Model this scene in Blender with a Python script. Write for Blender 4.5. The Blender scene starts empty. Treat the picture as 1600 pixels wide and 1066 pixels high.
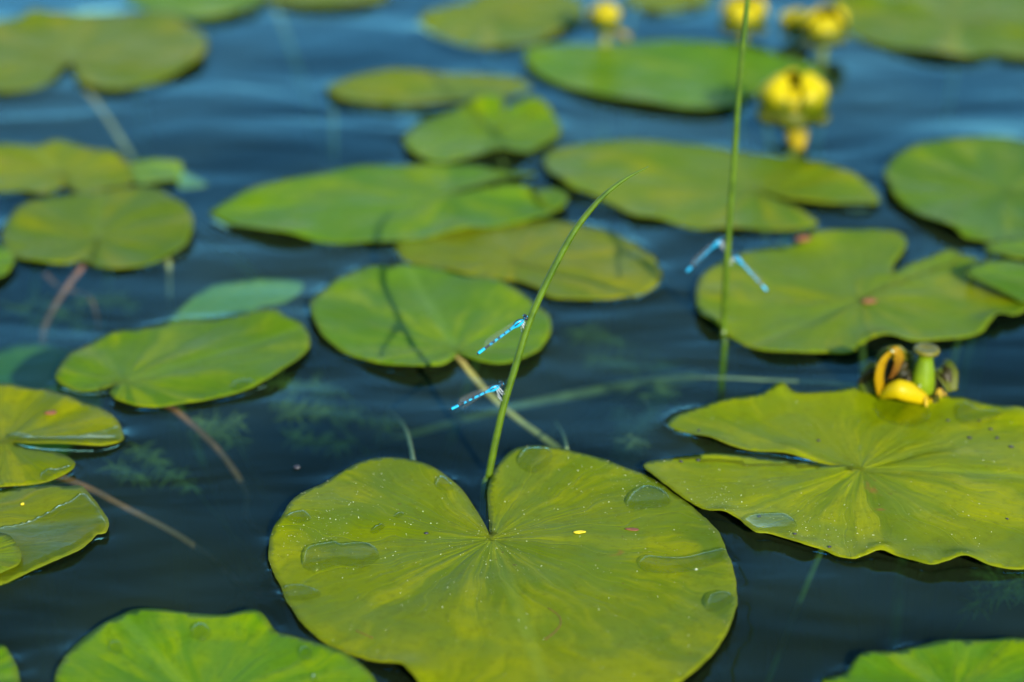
import bpy, bmesh, math, random
import numpy as np
from mathutils import Vector, Matrix, noise as mnoise
from mathutils.kdtree import KDTree
from mathutils.bvhtree import BVHTree
from mathutils.geometry import delaunay_2d_cdt
R = math.radians
S = bpy.context.scene
COL = S.collection
random.seed(7); rng = np.random.default_rng(7)

# ------------------------------------------------------------------ camera
CAM_H, PITCH, LENS = 0.60, 25.0, 100.0
cd = bpy.data.cameras.new('camera'); cam = bpy.data.objects.new('camera', cd); COL.objects.link(cam)
cam.location = (0, 0, CAM_H); cam.rotation_euler = (R(90 - PITCH), 0, 0)
cd.lens = LENS; cd.sensor_width = 36; cd.clip_start = 0.05; cd.clip_end = 500
cd.dof.use_dof = True; cd.dof.focus_distance = 1.235; cd.dof.aperture_fstop = 4.2
S.camera = cam
# ------------------------------------------------------------------ sky and sun
SUN_AZ, SUN_EL = 157.0, 24.0          # azimuth from +Y towards +X: behind the camera, to the right
w = bpy.data.worlds.new('World'); S.world = w; w.use_nodes = True
nt = w.node_tree; bg = nt.nodes['Background']
sky = nt.nodes.new('ShaderNodeTexSky'); sky.sky_type = 'NISHITA'; sky.sun_disc = False
sky.sun_elevation = R(SUN_EL); sky.sun_rotation = R(SUN_AZ)
sky.air_density = 2.0; sky.dust_density = 0.2; sky.ozone_density = 9.0
nt.links.new(sky.outputs[0], bg.inputs[0]); bg.inputs[1].default_value = 0.15
sd = bpy.data.lights.new('sun', 'SUN'); sd.energy = 4.0; sd.angle = R(0.5); sd.color = (1.0, 0.93, 0.82)
sun = bpy.data.objects.new('sun', sd); COL.objects.link(sun)
sdir = Vector((math.sin(R(SUN_AZ)) * math.cos(R(SUN_EL)), math.cos(R(SUN_AZ)) * math.cos(R(SUN_EL)), math.sin(R(SUN_EL))))
sun.rotation_euler = sdir.to_track_quat('Z', 'Y').to_euler(); sun.location = sdir * 5
S.view_settings.view_transform = 'Standard'; S.view_settings.look = 'None'
S.view_settings.exposure = 1.0; S.view_settings.gamma = 1.0; S.view_settings.use_curve_mapping = False
S.render.engine = 'CYCLES'
S.cycles.transparent_max_bounces = 24; S.cycles.max_bounces = 8

# ------------------------------------------------------------------ survey: photo pixel -> point of the pond
FPX = LENS / 36 * 1600
_p = R(PITCH)
FW = np.array([0, math.cos(_p), -math.sin(_p)]); UP = np.array([0, math.sin(_p), math.cos(_p)])
def ray(x, y): return FW + np.array([1., 0, 0]) * ((x - 800) / FPX) - UP * ((y - 533) / FPX)
def at(x, y, z=0.0):
    r = ray(x, y); return Vector(np.array([0, 0, CAM_H]) + r * ((z - CAM_H) / r[2]))
def atY(x, y, Y):
    r = ray(x, y); return Vector(np.array([0, 0, CAM_H]) + r * (Y / r[1]))
# ------------------------------------------------------------------ helpers
def link(name, me, mat=None, parent=None):
    o = bpy.data.objects.new(name, me); COL.objects.link(o)
    if mat is not None and me is not None:
        for m in (mat if isinstance(mat, (list, tuple)) else [mat]): me.materials.append(m)
    if parent is not None: o.parent = parent
    return o
def empty(name, loc, label, cat, group=None):
    o = bpy.data.objects.new(name, None); COL.objects.link(o); o.location = loc; o.empty_display_size = 0.02
    return tag(o, label, cat, group)
def tag(o, label, cat, group=None):
    o['label'] = label; o['category'] = cat
    if group: o['group'] = group
    return o
def mesh(name, v, f, smooth=True):
    me = bpy.data.meshes.new(name); me.from_pydata([tuple(q) for q in v], [], f); me.update()
    if smooth: me.polygons.foreach_set('use_smooth', [True] * len(me.polygons))
    return me
def catmull(P, n=6, closed=False):
    P = [Vector(p) for p in P]; out = []; N = len(P)
    for i in range(N if closed else N - 1):
        a, b, c, d = (P[(i - 1) % N] if closed or i else P[0] * 2 - P[1]), P[i], P[(i + 1) % N], (P[(i + 2) % N] if closed or i + 2 < N else P[-1] * 2 - P[-2])
        for k in range(n):
            t = k / n
            out.append(0.5 * ((2 * b) + (c - a) * t + (2 * a - 5 * b + 4 * c - d) * t * t + (3 * b - a - 3 * c + d) * t ** 3))
    if not closed: out.append(P[-1])
    return out
def tube(path, radii, sides=8, cap=True, jit=0.0):
    V, F = [], []; n = len(path); prev = None
    for i, p in enumerate(path):
        t = (path[min(i + 1, n - 1)] - path[max(i - 1, 0)]).normalized()
        u = prev - t * prev.dot(t) if prev is not None else (t.orthogonal())
        u.normalize(); prev = u; v_ = t.cross(u)
        r = radii[i] if hasattr(radii, '__len__') else radii
        for k in range(sides):
            a = 2 * math.pi * k / sides; rr = r * (1 + random.uniform(-jit, jit))
            V.append(p + (u * math.cos(a) + v_ * math.sin(a)) * rr)
    for i in range(n - 1):
        for k in range(sides):
            a = i * sides + k; b = i * sides + (k + 1) % sides
            F.append((a, b, b + sides, a + sides))
    if cap:
        F.append(tuple(range(sides - 1, -1, -1))); F.append(tuple(range((n - 1) * sides, n * sides)))
    return V, F
def inside(P, pts):
    x, y = pts[:, 0], pts[:, 1]; r = np.zeros(len(pts), bool); n = len(P); j = n - 1
    for i in range(n):
        xi, yi = P[i]; xj, yj = P[j]
        if yi != yj:
            c = ((yi > y) != (yj > y)) & (x < (xj - xi) * (y - yi) / (yj - yi) + xi); r ^= c
        j = i
    return r
def fill(P, sp):
    """triangulate outline P (Nx2) with inner points every sp: verts, tris, distance to edge, nearest edge index"""
    lo, hi = P.min(0), P.max(0)
    gx, gy = np.meshgrid(np.arange(lo[0], hi[0], sp), np.arange(lo[1], hi[1], sp * .87))
    gx[1::2] += sp / 2
    pts = np.stack([gx.ravel(), gy.ravel()], 1) + rng.uniform(-.12, .12, (gx.size, 2)) * sp
    pts = pts[inside(P, pts)]
    def dist(q):
        d = np.empty(len(q)); ix = np.empty(len(q), int)
        for a in range(0, len(q), 2000):
            D = ((q[a:a + 2000, None, :] - P[None]) ** 2).sum(2); ix[a:a + 2000] = D.argmin(1); d[a:a + 2000] = np.sqrt(D.min(1))
        return d, ix
    if len(pts):
        d, ix = dist(pts); pts = pts[d > sp * .55]
    allp = np.vstack([P, pts]) if len(pts) else P.copy()
    n = len(P)
    r = delaunay_2d_cdt([Vector(q) for q in allp], [], [list(range(n))], 1, 1e-7)
    V = np.array([[q.x, q.y] for q in r[0]]); F = [tuple(f) for f in r[2]]
    d, ix = dist(V)
    return V, F, d, ix
# ------------------------------------------------------------------ materials
class NT:
    def __init__(s, name):
        s.m = bpy.data.materials.new(name); s.m.use_nodes = True; s.t = s.m.node_tree; s.t.nodes.clear()
        s.out = s.n('ShaderNodeOutputMaterial')
    def n(s, typ, **kw):
        nd = s.t.nodes.new(typ)
        for k, v in kw.items():
            if k.startswith('i_'):
                nd.inputs[k[2:].replace('_', ' ')].default_value = v
            else: setattr(nd, k, v)
        return nd
    def l(s, a, b): s.t.links.new(a, b)
    def attr(s, name): return s.n('ShaderNodeAttribute', attribute_name=name).outputs['Fac']
    def math(s, op, a, b=None, c=None, clamp=False):
        nd = s.n('ShaderNodeMath', operation=op); nd.use_clamp = clamp
        for i, q in enumerate((a, b, c)):
            if q is None: continue
            if hasattr(q, 'links'): s.l(q, nd.inputs[i])
            else: nd.inputs[i].default_value = q
        return nd.outputs[0]
    def ramp(s, fac, lo, hi, a=0.0, b=1.0):
        nd = s.n('ShaderNodeMapRange'); nd.interpolation_type = 'SMOOTHSTEP'; s.l(fac, nd.inputs[0])
        for i, q in enumerate((lo, hi, a, b)): nd.inputs[i + 1].default_value = q
        return nd.outputs[0]
    def mix(s, fac, a, b, blend='MIX'):
        nd = s.n('ShaderNodeMix', data_type='RGBA', blend_type=blend)
        for i, q in ((0, fac), (6, a), (7, b)):
            if hasattr(q, 'links'): s.l(q, nd.inputs[i])
            else: nd.inputs[i].default_value = q if i == 0 else (*q, 1)
        return nd.outputs[2]
    def noise(s, vec, scale, detail=3, rough=.55):
        nd = s.n('ShaderNodeTexNoise'); nd.inputs['Scale'].default_value = scale; nd.inputs['Detail'].default_value = detail; nd.inputs['Roughness'].default_value = rough
        if vec is not None: s.l(vec, nd.inputs['Vector'])
        return nd.outputs['Fac']
    def vec(s, x, y, z=0.0):
        nd = s.n('ShaderNodeCombineXYZ')
        for i, q in enumerate((x, y, z)):
            if hasattr(q, 'links'): s.l(q, nd.inputs[i])
            else: nd.inputs[i].default_value = q
        return nd.outputs[0]

def simple(name, c1, c2=None, rough=.45, spec=.5, scale=60, sub=0.0, bump=0.0):
    s = NT(name); p = s.n('ShaderNodeBsdfPrincipled', i_Roughness=rough); p.inputs['Specular IOR Level'].default_value = spec
    tc = s.n('ShaderNodeTexCoord').outputs['Object']
    nz = s.noise(tc, scale)
    s.l(s.mix(s.ramp(nz, .35, .65), c1, c2 or tuple(q * .7 for q in c1)), p.inputs['Base Color'])
    if sub:
        p.inputs['Subsurface Weight'].default_value = sub; p.inputs['Subsurface Radius'].default_value = (.004, .004, .001); p.inputs['Subsurface Scale'].default_value = 1
    if bump:
        b = s.n('ShaderNodeBump', i_Strength=.5, i_Distance=bump); s.l(nz, b.inputs['Height']); s.l(b.outputs[0], p.inputs['Normal'])
    s.l(p.outputs[0], s.out.inputs[0]); return s.m

def leaf_mat(name, ca, cb, cy, spots=0.8, rough=.32):
    s = NT(name); p = s.n('ShaderNodeBsdfPrincipled'); p.inputs['Specular IOR Level'].default_value = .028
    tc = s.n('ShaderNodeTexCoord').outputs['Object']
    rnd = s.n('ShaderNodeObjectInfo').outputs['Random']
    ang, rad, edge, mid = s.attr('ang'), s.attr('rad'), s.attr('edge'), s.attr('mid')
    ang = s.math('ADD', ang, s.math('MULTIPLY', s.math('SUBTRACT', s.noise(tc, 14, 3), .5), .7))
    off = s.math('MULTIPLY', rnd, 40.)
    streak = s.noise(s.vec(s.math('MULTIPLY', ang, 3.2), s.math('MULTIPLY', rad, 9.), off), 1.0, 4, .6)
    fine = s.noise(s.vec(s.math('MULTIPLY', ang, 16.), s.math('MULTIPLY', rad, 25.), off), 1.0, 3, .6)
    blot = s.noise(s.vec(s.math('MULTIPLY', ang, 1.2), s.math('MULTIPLY', rad, 30.), off), 1.0, 3)
    big = s.noise(tc, 16, 3)
    c = s.mix(s.ramp(big, .35, .68), ca, cb)
    c = s.mix(s.math('MULTIPLY', s.ramp(streak, .47, .63), .85), c, cy)
    c = s.mix(s.math('MULTIPLY', s.ramp(fine, .55, .75), .22), c, tuple(q * 1.25 for q in cy))
    # patchy wax with sky sheen put into the colour; fine mottling of the cuticle
    bloom_sheen = s.math('MULTIPLY', s.ramp(s.noise(s.vec(s.math('MULTIPLY', ang, 1.6), s.math('MULTIPLY', rad, 32.), off), 1.0, 5, .62), .44, .64), .62)
    c = s.mix(bloom_sheen, c, (ca[0] * .70 + .006, ca[1] * .84 + .008, ca[2] + .010))
    c = s.mix(s.math('MULTIPLY', s.ramp(s.noise(tc, 260, 4, .65), .48, .72), .42), c, tuple(q * .60 for q in ca))
    # forked side veins and midrib, slightly paler
    warp = s.math('ADD', s.math('MULTIPLY', ang, 17 / 6.2832), s.math('MULTIPLY', s.noise(tc, 30, 2), .55))
    tri = s.math('ABSOLUTE', s.math('SUBTRACT', s.math('FRACT', warp), .5))
    vein = s.math('MULTIPLY', s.ramp(s.math('MULTIPLY', tri, rad), .0004, .0016, 1, 0), s.ramp(rad, .004, .02))
    c = s.mix(s.math('MULTIPLY', vein, .07), c, tuple(min(1, q * 1.5 + .01) for q in cy))
    ribm = s.ramp(mid, .0008, .0042, 1, 0)
    c = s.mix(s.math('MULTIPLY', ribm, .22), c, (cy[0] * .85 + .02, cy[1] * 1.05 + .03, cy[2] + .03))
    # worn yellow rim, brown freckles and blotches
    en = s.math('ADD', edge, s.math('MULTIPLY', s.noise(tc, 90, 3), -.004))
    c = s.mix(s.math('MULTIPLY', s.ramp(en, -.0016, .0012, 1, 0), .4), c, (.085, .095, .008))
    sp = s.noise(tc, 210, 2, .6)
    sp2 = s.math('MULTIPLY', s.ramp(sp, .70, .76), s.ramp(s.noise(tc, 25, 2), .5, .66))
    c = s.mix(s.math('MULTIPLY', sp2, spots), c, (.10, .055, .012))
    bl = s.math('MULTIPLY', s.ramp(blot, .69, .74), s.ramp(s.noise(tc, 45, 3), .52, .60))
    c = s.mix(s.math('MULTIPLY', bl, spots * .9), c, (.20, .10, .015))
    hs = s.n('ShaderNodeHueSaturation'); s.l(c, hs.inputs['Color'])
    s.l(s.math('ADD', s.math('MULTIPLY', rnd, .024), .488), hs.inputs['Hue']); s.l(s.math('ADD', s.math('MULTIPLY', s.math('FRACT', s.math('MULTIPLY', rnd, 7.31)), .24), .88), hs.inputs['Value'])
    s.l(hs.outputs[0], p.inputs['Base Color'])
    s.l(s.math('ADD', s.math('MULTIPLY', s.ramp(s.noise(tc, 38, 4), .3, .7), .22), rough - .1), p.inputs['Roughness'])
    h = s.math('ADD', s.math('MULTIPLY', streak, 1.9), s.math('ADD', s.math('MULTIPLY', fine, .30), s.math('MULTIPLY', s.noise(tc, 420, 3), .10)))
    h = s.math('ADD', h, s.math('MULTIPLY', s.math('ADD', vein, ribm), -.12))
    b = s.n('ShaderNodeBump', i_Strength=.9, i_Distance=.0008); s.l(h, b.inputs['Height']); s.l(b.outputs[0], p.inputs['Normal'])
    p.inputs['Subsurface Weight'].default_value = 0
    s.l(p.outputs[0], s.out.inputs[0]); return s.m

def water_mat(name, puddle=False):
    s = NT(name)
    tc = s.n('ShaderNodeTexCoord').outputs['Object']
    def wave(sx, sy, rot, sc, det):
        mp = s.n('ShaderNodeMapping'); s.l(tc, mp.inputs[0]); mp.inputs['Scale'].default_value = (sx, sy, 1); mp.inputs['Rotation'].default_value = (0, 0, rot)
        nd = s.n('ShaderNodeTexNoise'); s.l(mp.outputs[0], nd.inputs['Vector']); nd.inputs['Scale'].default_value = sc; nd.inputs['Detail'].default_value = det; nd.inputs['Distortion'].default_value = .6
        return nd.outputs['Fac']
    if puddle: h = s.math('MULTIPLY', s.noise(tc, 160, 2), .25); dist = .001
    else:
        h = s.math('ADD', s.math('MULTIPLY', wave(6, 13, .15, 1, 2), .50), s.math('ADD', s.math('MULTIPLY', wave(20, 38, -.25, 1, 2), .05), s.math('MULTIPLY', wave(2.0, 4.0, .3, 1, 2), 1.3)))
        dist = .0062
    b = s.n('ShaderNodeBump', i_Strength=1.0, i_Distance=dist); s.l(h, b.inputs['Height'])
    dt = s.n('ShaderNodeVectorMath', operation='DOT_PRODUCT'); s.l(b.outputs[0], dt.inputs[0]); s.l(s.n('ShaderNodeNewGeometry').outputs['Incoming'], dt.inputs[1])
    g1 = s.math('SUBTRACT', 1., s.math('ABSOLUTE', dt.outputs['Value']), clamp=True)
    fr = s.math('ADD', s.math('MULTIPLY', s.math('POWER', g1, 8.), 3.7), .008, clamp=True)      # Fresnel curve, same from both sides
    tr = s.n('ShaderNodeBsdfTransparent'); tr.inputs[0].default_value = (.9, .97, .97, 1)
    gl = s.n('ShaderNodeBsdfGlossy', i_Roughness=.03); gl.inputs[0].default_value = (.44, .87, 1.0, 1); s.l(b.outputs[0], gl.inputs['Normal'])
    if puddle: gl.inputs[0].default_value = (.80, .95, 1, 1); tr.inputs[0].default_value = (.86, .88, .70, 1)
    if puddle: fr = s.math('MULTIPLY', fr, .8)
    mx = s.n('ShaderNodeMixShader'); s.l(fr, mx.inputs[0]); s.l(tr.outputs[0], mx.inputs[1]); s.l(gl.outputs[0], mx.inputs[2])
    if puddle: s.l(mx.outputs[0], s.out.inputs['Surface'])
    else:       # faint turbidity of the pond water
        df = s.n('ShaderNodeBsdfDiffuse'); ad = s.n('ShaderNodeAddShader')
        s.l(s.mix(s.ramp(s.noise(tc, 5, 3), .35, .7), (.003, .006, .003), (.013, .020, .006)), df.inputs[0])
        s.l(mx.outputs[0], ad.inputs[0]); s.l(df.outputs[0], ad.inputs[1]); s.l(ad.outputs[0], s.out.inputs['Surface'])
    if not puddle:
        va = s.n('ShaderNodeVolumeAbsorption'); va.inputs['Color'].default_value = (.30, .55, .50, 1); va.inputs['Density'].default_value = 15.0
        s.l(va.outputs[0], s.out.inputs['Volume'])
    return s.m

def wing_mat():
    s = NT('clear_veined_wing'); tc = s.n('ShaderNodeTexCoord').outputs['Object']
    vo = s.n('ShaderNodeTexVoronoi', feature='DISTANCE_TO_EDGE'); mp = s.n('ShaderNodeMapping'); s.l(tc, mp.inputs[0]); mp.inputs['Scale'].default_value = (.55, 1.4, 1.4)
    s.l(mp.outputs[0], vo.inputs['Vector']); vo.inputs['Scale'].default_value = 1400
    v = s.ramp(vo.outputs['Distance'], .02, .09, 1, 0)
    tr = s.n('ShaderNodeBsdfTransparent'); p = s.n('ShaderNodeBsdfPrincipled', i_Roughness=.25)
    s.l(s.mix(v, (.55, .58, .58), (.03, .03, .03)), p.inputs['Base Color'])
    mx = s.n('ShaderNodeMixShader'); s.l(s.math('ADD', s.math('MULTIPLY', v, .26), .02), mx.inputs[0]); s.l(tr.outputs[0], mx.inputs[1]); s.l(p.outputs[0], mx.inputs[2])
    s.l(mx.outputs[0], s.out.inputs[0]); return s.m

def sepal_mat(name, tip, base, dark=(.03, .05, .004)):
    s = NT(name); p = s.n('ShaderNodeBsdfPrincipled', i_Roughness=.4); p.inputs['Specular IOR Level'].default_value = .15; tc = s.n('ShaderNodeTexCoord').outputs['Object']
    t = s.math('ADD', s.attr('along'), s.math('MULTIPLY', s.math('SUBTRACT', s.noise(tc, 120, 3), .5), .35))
    c = s.mix(s.ramp(t, .50, .84), base, tip)
    c = s.mix(s.math('MULTIPLY', s.ramp(s.noise(tc, 300, 3), .58, .75), .35), c, (tip[0] * .8, tip[1] * .45, .01))
    s.l(c, p.inputs['Base Color']); s.l(p.outputs[0], s.out.inputs[0]); return s.m

M = {}
M['yel'] = leaf_mat('leaf_yellow_green', (.148, .170, .001), (.100, .140, .001), (.225, .228, .001))
M['grn'] = leaf_mat('leaf_mid_green', (.078, .158, .002), (.056, .130, .002), (.145, .210, .001), spots=.35, rough=.30)
M['dul'] = leaf_mat('leaf_olive_green', (.120, .158, .003), (.086, .136, .003), (.185, .190, .001), spots=.5)
M['old'] = leaf_mat('leaf_aging_yellow', (.145, .165, .005), (.115, .155, .006), (.22, .20, .003), spots=.9)
M['lit'] = leaf_mat('leaf_lit_green', (.098, .185, .003), (.078, .160, .003), (.165, .230, .001), spots=.5, rough=.30)  # brighter copy of the mid green, stronger light put into the colour
M['sub'] = leaf_mat('leaf_submerged', (.13, .215, .024), (.10, .175, .020), (.17, .23, .020), spots=.5)
M['water'] = water_mat('pond_water'); M['puddle'] = water_mat('standing_water', True)
M['bed'] = simple('pond_mud', (.030, .045, .030), (.018, .030, .024), .9, .1, 6)
M['stem_red'] = simple('petiole_reddish', (.30, .105, .045), (.17, .07, .03), .6, .2, 90)
M['stem_tan'] = simple('petiole_tan', (.50, .36, .10), (.36, .26, .07), .6, .2, 90)
M['stem_grn'] = simple('petiole_green', (.20, .22, .05), (.14, .17, .04), .6, .2, 90)
M['stem_pale'] = simple('stem_pale', (.34, .34, .14), (.25, .26, .10), .6, .2, 120)
M['weed'] = simple('water_weed_green', (.20, .23, .035), (.13, .16, .03), .6, .2, 120)
M['rush'] = simple('rush_green', (.070, .120, .002), (.042, .080, .0015), .38, .35, 150, bump=.0003)
M['cyan'] = simple('damselfly_blue', (.003, .36, .60), (.003, .30, .53), .35, .5, 900)
M['black'] = simple('damselfly_black', (.008, .010, .012), (.014, .016, .018), .35, .5, 900)
M['belly'] = simple('damselfly_pale_blue', (.06, .44, .58), (.04, .37, .52), .4, .5, 900)
M['leg'] = simple('damselfly_leg_grey', (.55, .60, .60), (.30, .32, .32), .4, .4, 1400)
M['wing'] = wing_mat()
M['sep_y'] = sepal_mat('sepal_yellow', (.43, .335, .001), (.055, .080, .0015))
M['sep_g'] = sepal_mat('sepal_green_shaded', (.075, .085, .006), (.04, .06, .004))  # green sepals; shade on lower and back ones put into the dark tone
M['sep_o'] = sepal_mat('sepal_withered', (.11, .045, .006), (.27, .155, .002))
M['sep_d'] = sepal_mat('sepal_drooping', (.30, .20, .001), (.20, .16, .002))
M['sep_b'] = sepal_mat('sepal_brown_shaded', (.028, .022, .004), (.014, .014, .003))  # brown-black: shadow inside the spent flower put into the colour
M['pod'] = simple('pod_green', (.135, .20, .003), (.10, .16, .002), .35, .3, 120, sub=.0)
M['disc'] = simple('stigma_olive', (.15, .13, .006), (.10, .09, .005), .45, .4, 300)
M['anther'] = simple('anther_yellow', (.62, .42, .02), (.45, .28, .02), .6, .3, 300)
M['speck'] = simple('pollen_cream', (.66, .70, .42), (.52, .56, .30), .6, .3, 700)
M['grit'] = simple('dark_debris', (.016, .016, .024), (.03, .028, .03), .5, .4, 900)
M['petal_bit'] = simple('yellow_crumb', (.70, .55, .02), (.5, .38, .02), .6, .2, 900)
M['film'] = simple('brown_scrap', (.22, .08, .03), (.16, .06, .03), .6, .2, 600)

# ------------------------------------------------------------------ lily pads
PADS = []       # dicts used by the water and by what lies on the leaves
def lily_pad(label, outline, mat='yel', apex=None, mid=None, bumps=(), wav=.0014, rib=.00034, sp=.0034, z0=.0011, zf=None,
             petiole=None, pmat='stem_grn', name='lily_pad', closed=True, seed=None, cat='lily pad'):
    """outline: photo pixels walked round the blade, first = notch apex; bumps: (px, py, radius_mm, height_mm)"""
    k = len(PADS); seed = seed if seed is not None else k * 3.7
    P3 = [at(x, y, 0.001) for x, y in outline]
    if closed and apex is not False:      # keep the notch sharp: open spline from apex to apex
        c = catmull(P3 + [P3[0]], 7)[:-1]
    else: c = catmull(P3, 7, True)
    P = np.array([[q.x, q.y] for q in c])
    # resample evenly
    Q = np.vstack([P, P[:1]]); L = np.r_[0, np.cumsum(np.hypot(*np.diff(Q, axis=0).T))]
    n = max(60, int(L[-1] / .0019)); t = np.linspace(0, L[-1], n, endpoint=False)
    P = np.stack([np.interp(t, L, Q[:, 0]), np.interp(t, L, Q[:, 1])], 1)
    # slight natural nibbling of the rim
    ctr = P.mean(0)
    for i in range(1, n - 1):
        q = P[i] - ctr; l = np.hypot(*q)
        P[i] += q / l * (.0006 * mnoise.noise(Vector((t[i] * 90, seed, 0))) + .0003 * mnoise.noise(Vector((t[i] * 320, seed, 3))))
    if apex in (None, False): ap = at(*outline[0])
    else: ap = at(*apex)
    ap = np.array([ap.x, ap.y])
    toc = ctr - ap
    if mid is not None: mm = at(*mid); toc = np.array([mm.x, mm.y]) - ap
    if np.hypot(*toc) < .01: toc = np.array([0, -1.])
    u = toc / np.hypot(*toc); v = np.array([-u[1], u[0]])
    pet = ap + u * .004
    V, F, d, ix = fill(P, sp)
    rel = V - pet; a = rel @ u; b = rel @ v
    ang = np.arctan2(b, a); rad = np.hypot(a, b)
    Rm = max(rad.max(), .02)
    z = np.full(len(V), z0)
    ed = np.exp(-d / .010)
    for i in range(len(V)):
        tt = t[ix[i]] * 26
        z[i] += wav * ed[i] * (1.0 + 1.6 * mnoise.noise(Vector((tt, seed, 1))))
        z[i] += rib * min(1, rad[i] / .02) * (math.sin(ang[i] * 8.5 + 2.5 * mnoise.noise(Vector((rad[i] * 25, seed, 2)))) + 1.2 * mnoise.noise(Vector((V[i][0] * 45, V[i][1] * 45, seed))) + .6)
        z[i] += .0030 * mnoise.noise(Vector((V[i][0] * 14, V[i][1] * 14, seed + 9)))
    z = np.where(z < .0008, .0008 + .35 * (z - .0008), z); z = np.maximum(z, .0002)
    z -= .0004 * np.exp(-(b / .004) ** 2) * (a > 0)
    for (px, py, rm, hm) in bumps:
        q = at(px, py); z += hm * .001 * np.exp(-((V[:, 0] - q.x) ** 2 + (V[:, 1] - q.y) ** 2) / (rm * .001) ** 2)
    if zf: z = np.array([zf(x, y) for x, y in V]) + (z - z0)
    rz = z
    root = empty(name, (pet[0], pet[1], 0), label, cat, 'lily pads floating on the pond' if name == 'lily_pad' else 'leaves under the water')
    N = len(V); th = .00050
    vv = [(V[i][0] - pet[0], V[i][1] - pet[1], rz[i]) for i in range(N)]
    vb = [(V[i][0] - pet[0], V[i][1] - pet[1], rz[i] - th) for i in range(N)]
    ff = []
    for f in F:
        p0, p1, p2 = (V[q] for q in f[:3]); s_ = (p1[0] - p0[0]) * (p2[1] - p0[1]) - (p1[1] - p0[1]) * (p2[0] - p0[0])
        ff.append(f if s_ > 0 else tuple(reversed(f)))
    cnt = {}
    for f in ff:
        for i in range(len(f)):
            e = (f[i], f[(i + 1) % len(f)]); cnt[e] = 1
    rim = [(e[1], e[0], e[0] + N, e[1] + N) for e in cnt if (e[1], e[0]) not in cnt]
    me = mesh('blade', vv + vb, ff + [tuple(q + N for q in reversed(f)) for f in ff] + rim)
    for nm, ar in (('ang', ang), ('rad', rad), ('edge', d), ('mid', np.where(a > 0, np.abs(b) + a * .0, .05))):
        at_ = me.attributes.new(nm, 'FLOAT', 'POINT'); at_.data.foreach_set('value', np.r_[ar, ar].astype(np.float32))
    ob = link('blade', me, M[mat], root)
    # petiole down to the mud
    zt = float(z[np.argmin(rad)]) - th
    if petiole: path = [Vector((pet[0], pet[1], zt - .0020))] + [at(x, y, zz * (1 + .12 * (i / (len(petiole) - 1)) ** 2)) for i, (x, y, zz) in enumerate(petiole)]
    else:
        g = random.uniform(-1.2, 1.2) + math.pi / 2
        path = [Vector((pet[0], pet[1], zt - .0005)), Vector((pet[0] + .012 * math.cos(g), pet[1] + .012 * math.sin(g), -.03)), Vector((pet[0] + .05 * math.cos(g), pet[1] + .05 * math.sin(g), -.16)), Vector((pet[0] + .10 * math.cos(g), pet[1] + .10 * math.sin(g), -.405))]
    if petiole and path[-1].z > -.4:
        e = path[-1] - path[-2]; e.z = 0; e = e.normalized() if e.length > 1e-6 else Vector((0, 0, 0)); path += [path[-1] + e * .10 + Vector((0, 0, -.08)), Vector((path[-1].x + e.x * .20, path[-1].y + e.y * .20, -.405))]
    path = catmull(path, 6); o3 = Vector((pet[0], pet[1], 0))
    pv, pf = tube([q - o3 for q in path], [.0017] * len(path), 8, jit=.10)
    link('petiole', mesh('petiole', pv, pf), M[pmat], root)
    bvh = BVHTree.FromPolygons([Vector((q[0] + pet[0], q[1] + pet[1], q[2])) for q in vv], ff)
    info = dict(P=P, ez=None, root=root, bvh=bvh, sub=zf is not None)
    ez = np.full(n, z0); ez[ix[d < 1e-6]] = z[d < 1e-6]; info['ez'] = ez
    PADS.append(info)
    return info

big = lily_pad('large yellow-green heart-shaped pad with the bent rush rising from its notch',
    [(765,838),(764,815),(762,788),(762,765),(773,737),(798,711),(830,703),(870,708),(920,722),(970,735),(1010,748),(1050,775),(1090,805),(1120,838),(1137,875),(1150,915),(1151,950),(1141,985),(1120,1020),(1090,1052),(1040,1090),(960,1128),(860,1145),(760,1135),(690,1102),(644,1066),(625,1049),(587,1040),(557,1029),(516,1010),(475,980),(456,954),(432,905),(422,883),(419,866),(421,849),(430,829),(441,819),(452,796),(475,774),(505,759),(531,742),(561,727),(587,720),(612,719),(640,723),(670,732),(696,746),(722,766),(741,792),(756,819)],
    'yel', mid=(850, 1066), bumps=[(430,822,7,1.2),(640,1062,12,3.0),(820,1000,40,1.2),(560,900,18,.7),(1000,820,30,.8),(1140,900,12,1.0)], sp=.0026, rib=.00034, wav=.0012)
right = lily_pad('broad yellow-green pad with a long slit and scalloped edge before the green seed pod',
    [(1331,735),(1293,724),(1248,715),(1203,708),(1159,704),(1114,694),(1078,679),(1051,668),(1044,659),(1056,648),(1092,639),(1136,631),(1181,625),(1203,616),(1221,612),(1239,619),(1270,620),(1302,619),(1328,615),(1360,615),(1400,617),(1453,623),(1485,627),(1507,630),(1538,638),(1570,643),(1600,644),(1660,655),(1720,690),(1750,740),(1740,800),(1700,850),(1650,882),(1600,893),(1556,892),(1525,886),(1503,884),(1480,888),(1453,892),(1427,885),(1395,875),(1373,870),(1351,873),(1333,877),(1306,872),(1284,862),(1252,857),(1221,847),(1199,842),(1181,842),(1165,831),(1154,820),(1132,812),(1110,807),(1083,795),(1056,778),(1029,757),(1007,740),(1005,733),(1016,726),(1047,720),(1092,716),(1159,714),(1203,719),(1248,725),(1293,731)],
    'yel', mid=(1560, 745), bumps=[(1375,868,6,2.6),(1504,882,7,2.4),(1255,856,6,1.6),(1130,812,6,1.8),(1222,614,6,3.2),(1100,700,9,2.6),(1230,712,10,2.0),(1590,655,8,2.2),(1440,880,7,1.0)], sp=.0026, rib=.00036, wav=.0015)
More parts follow.
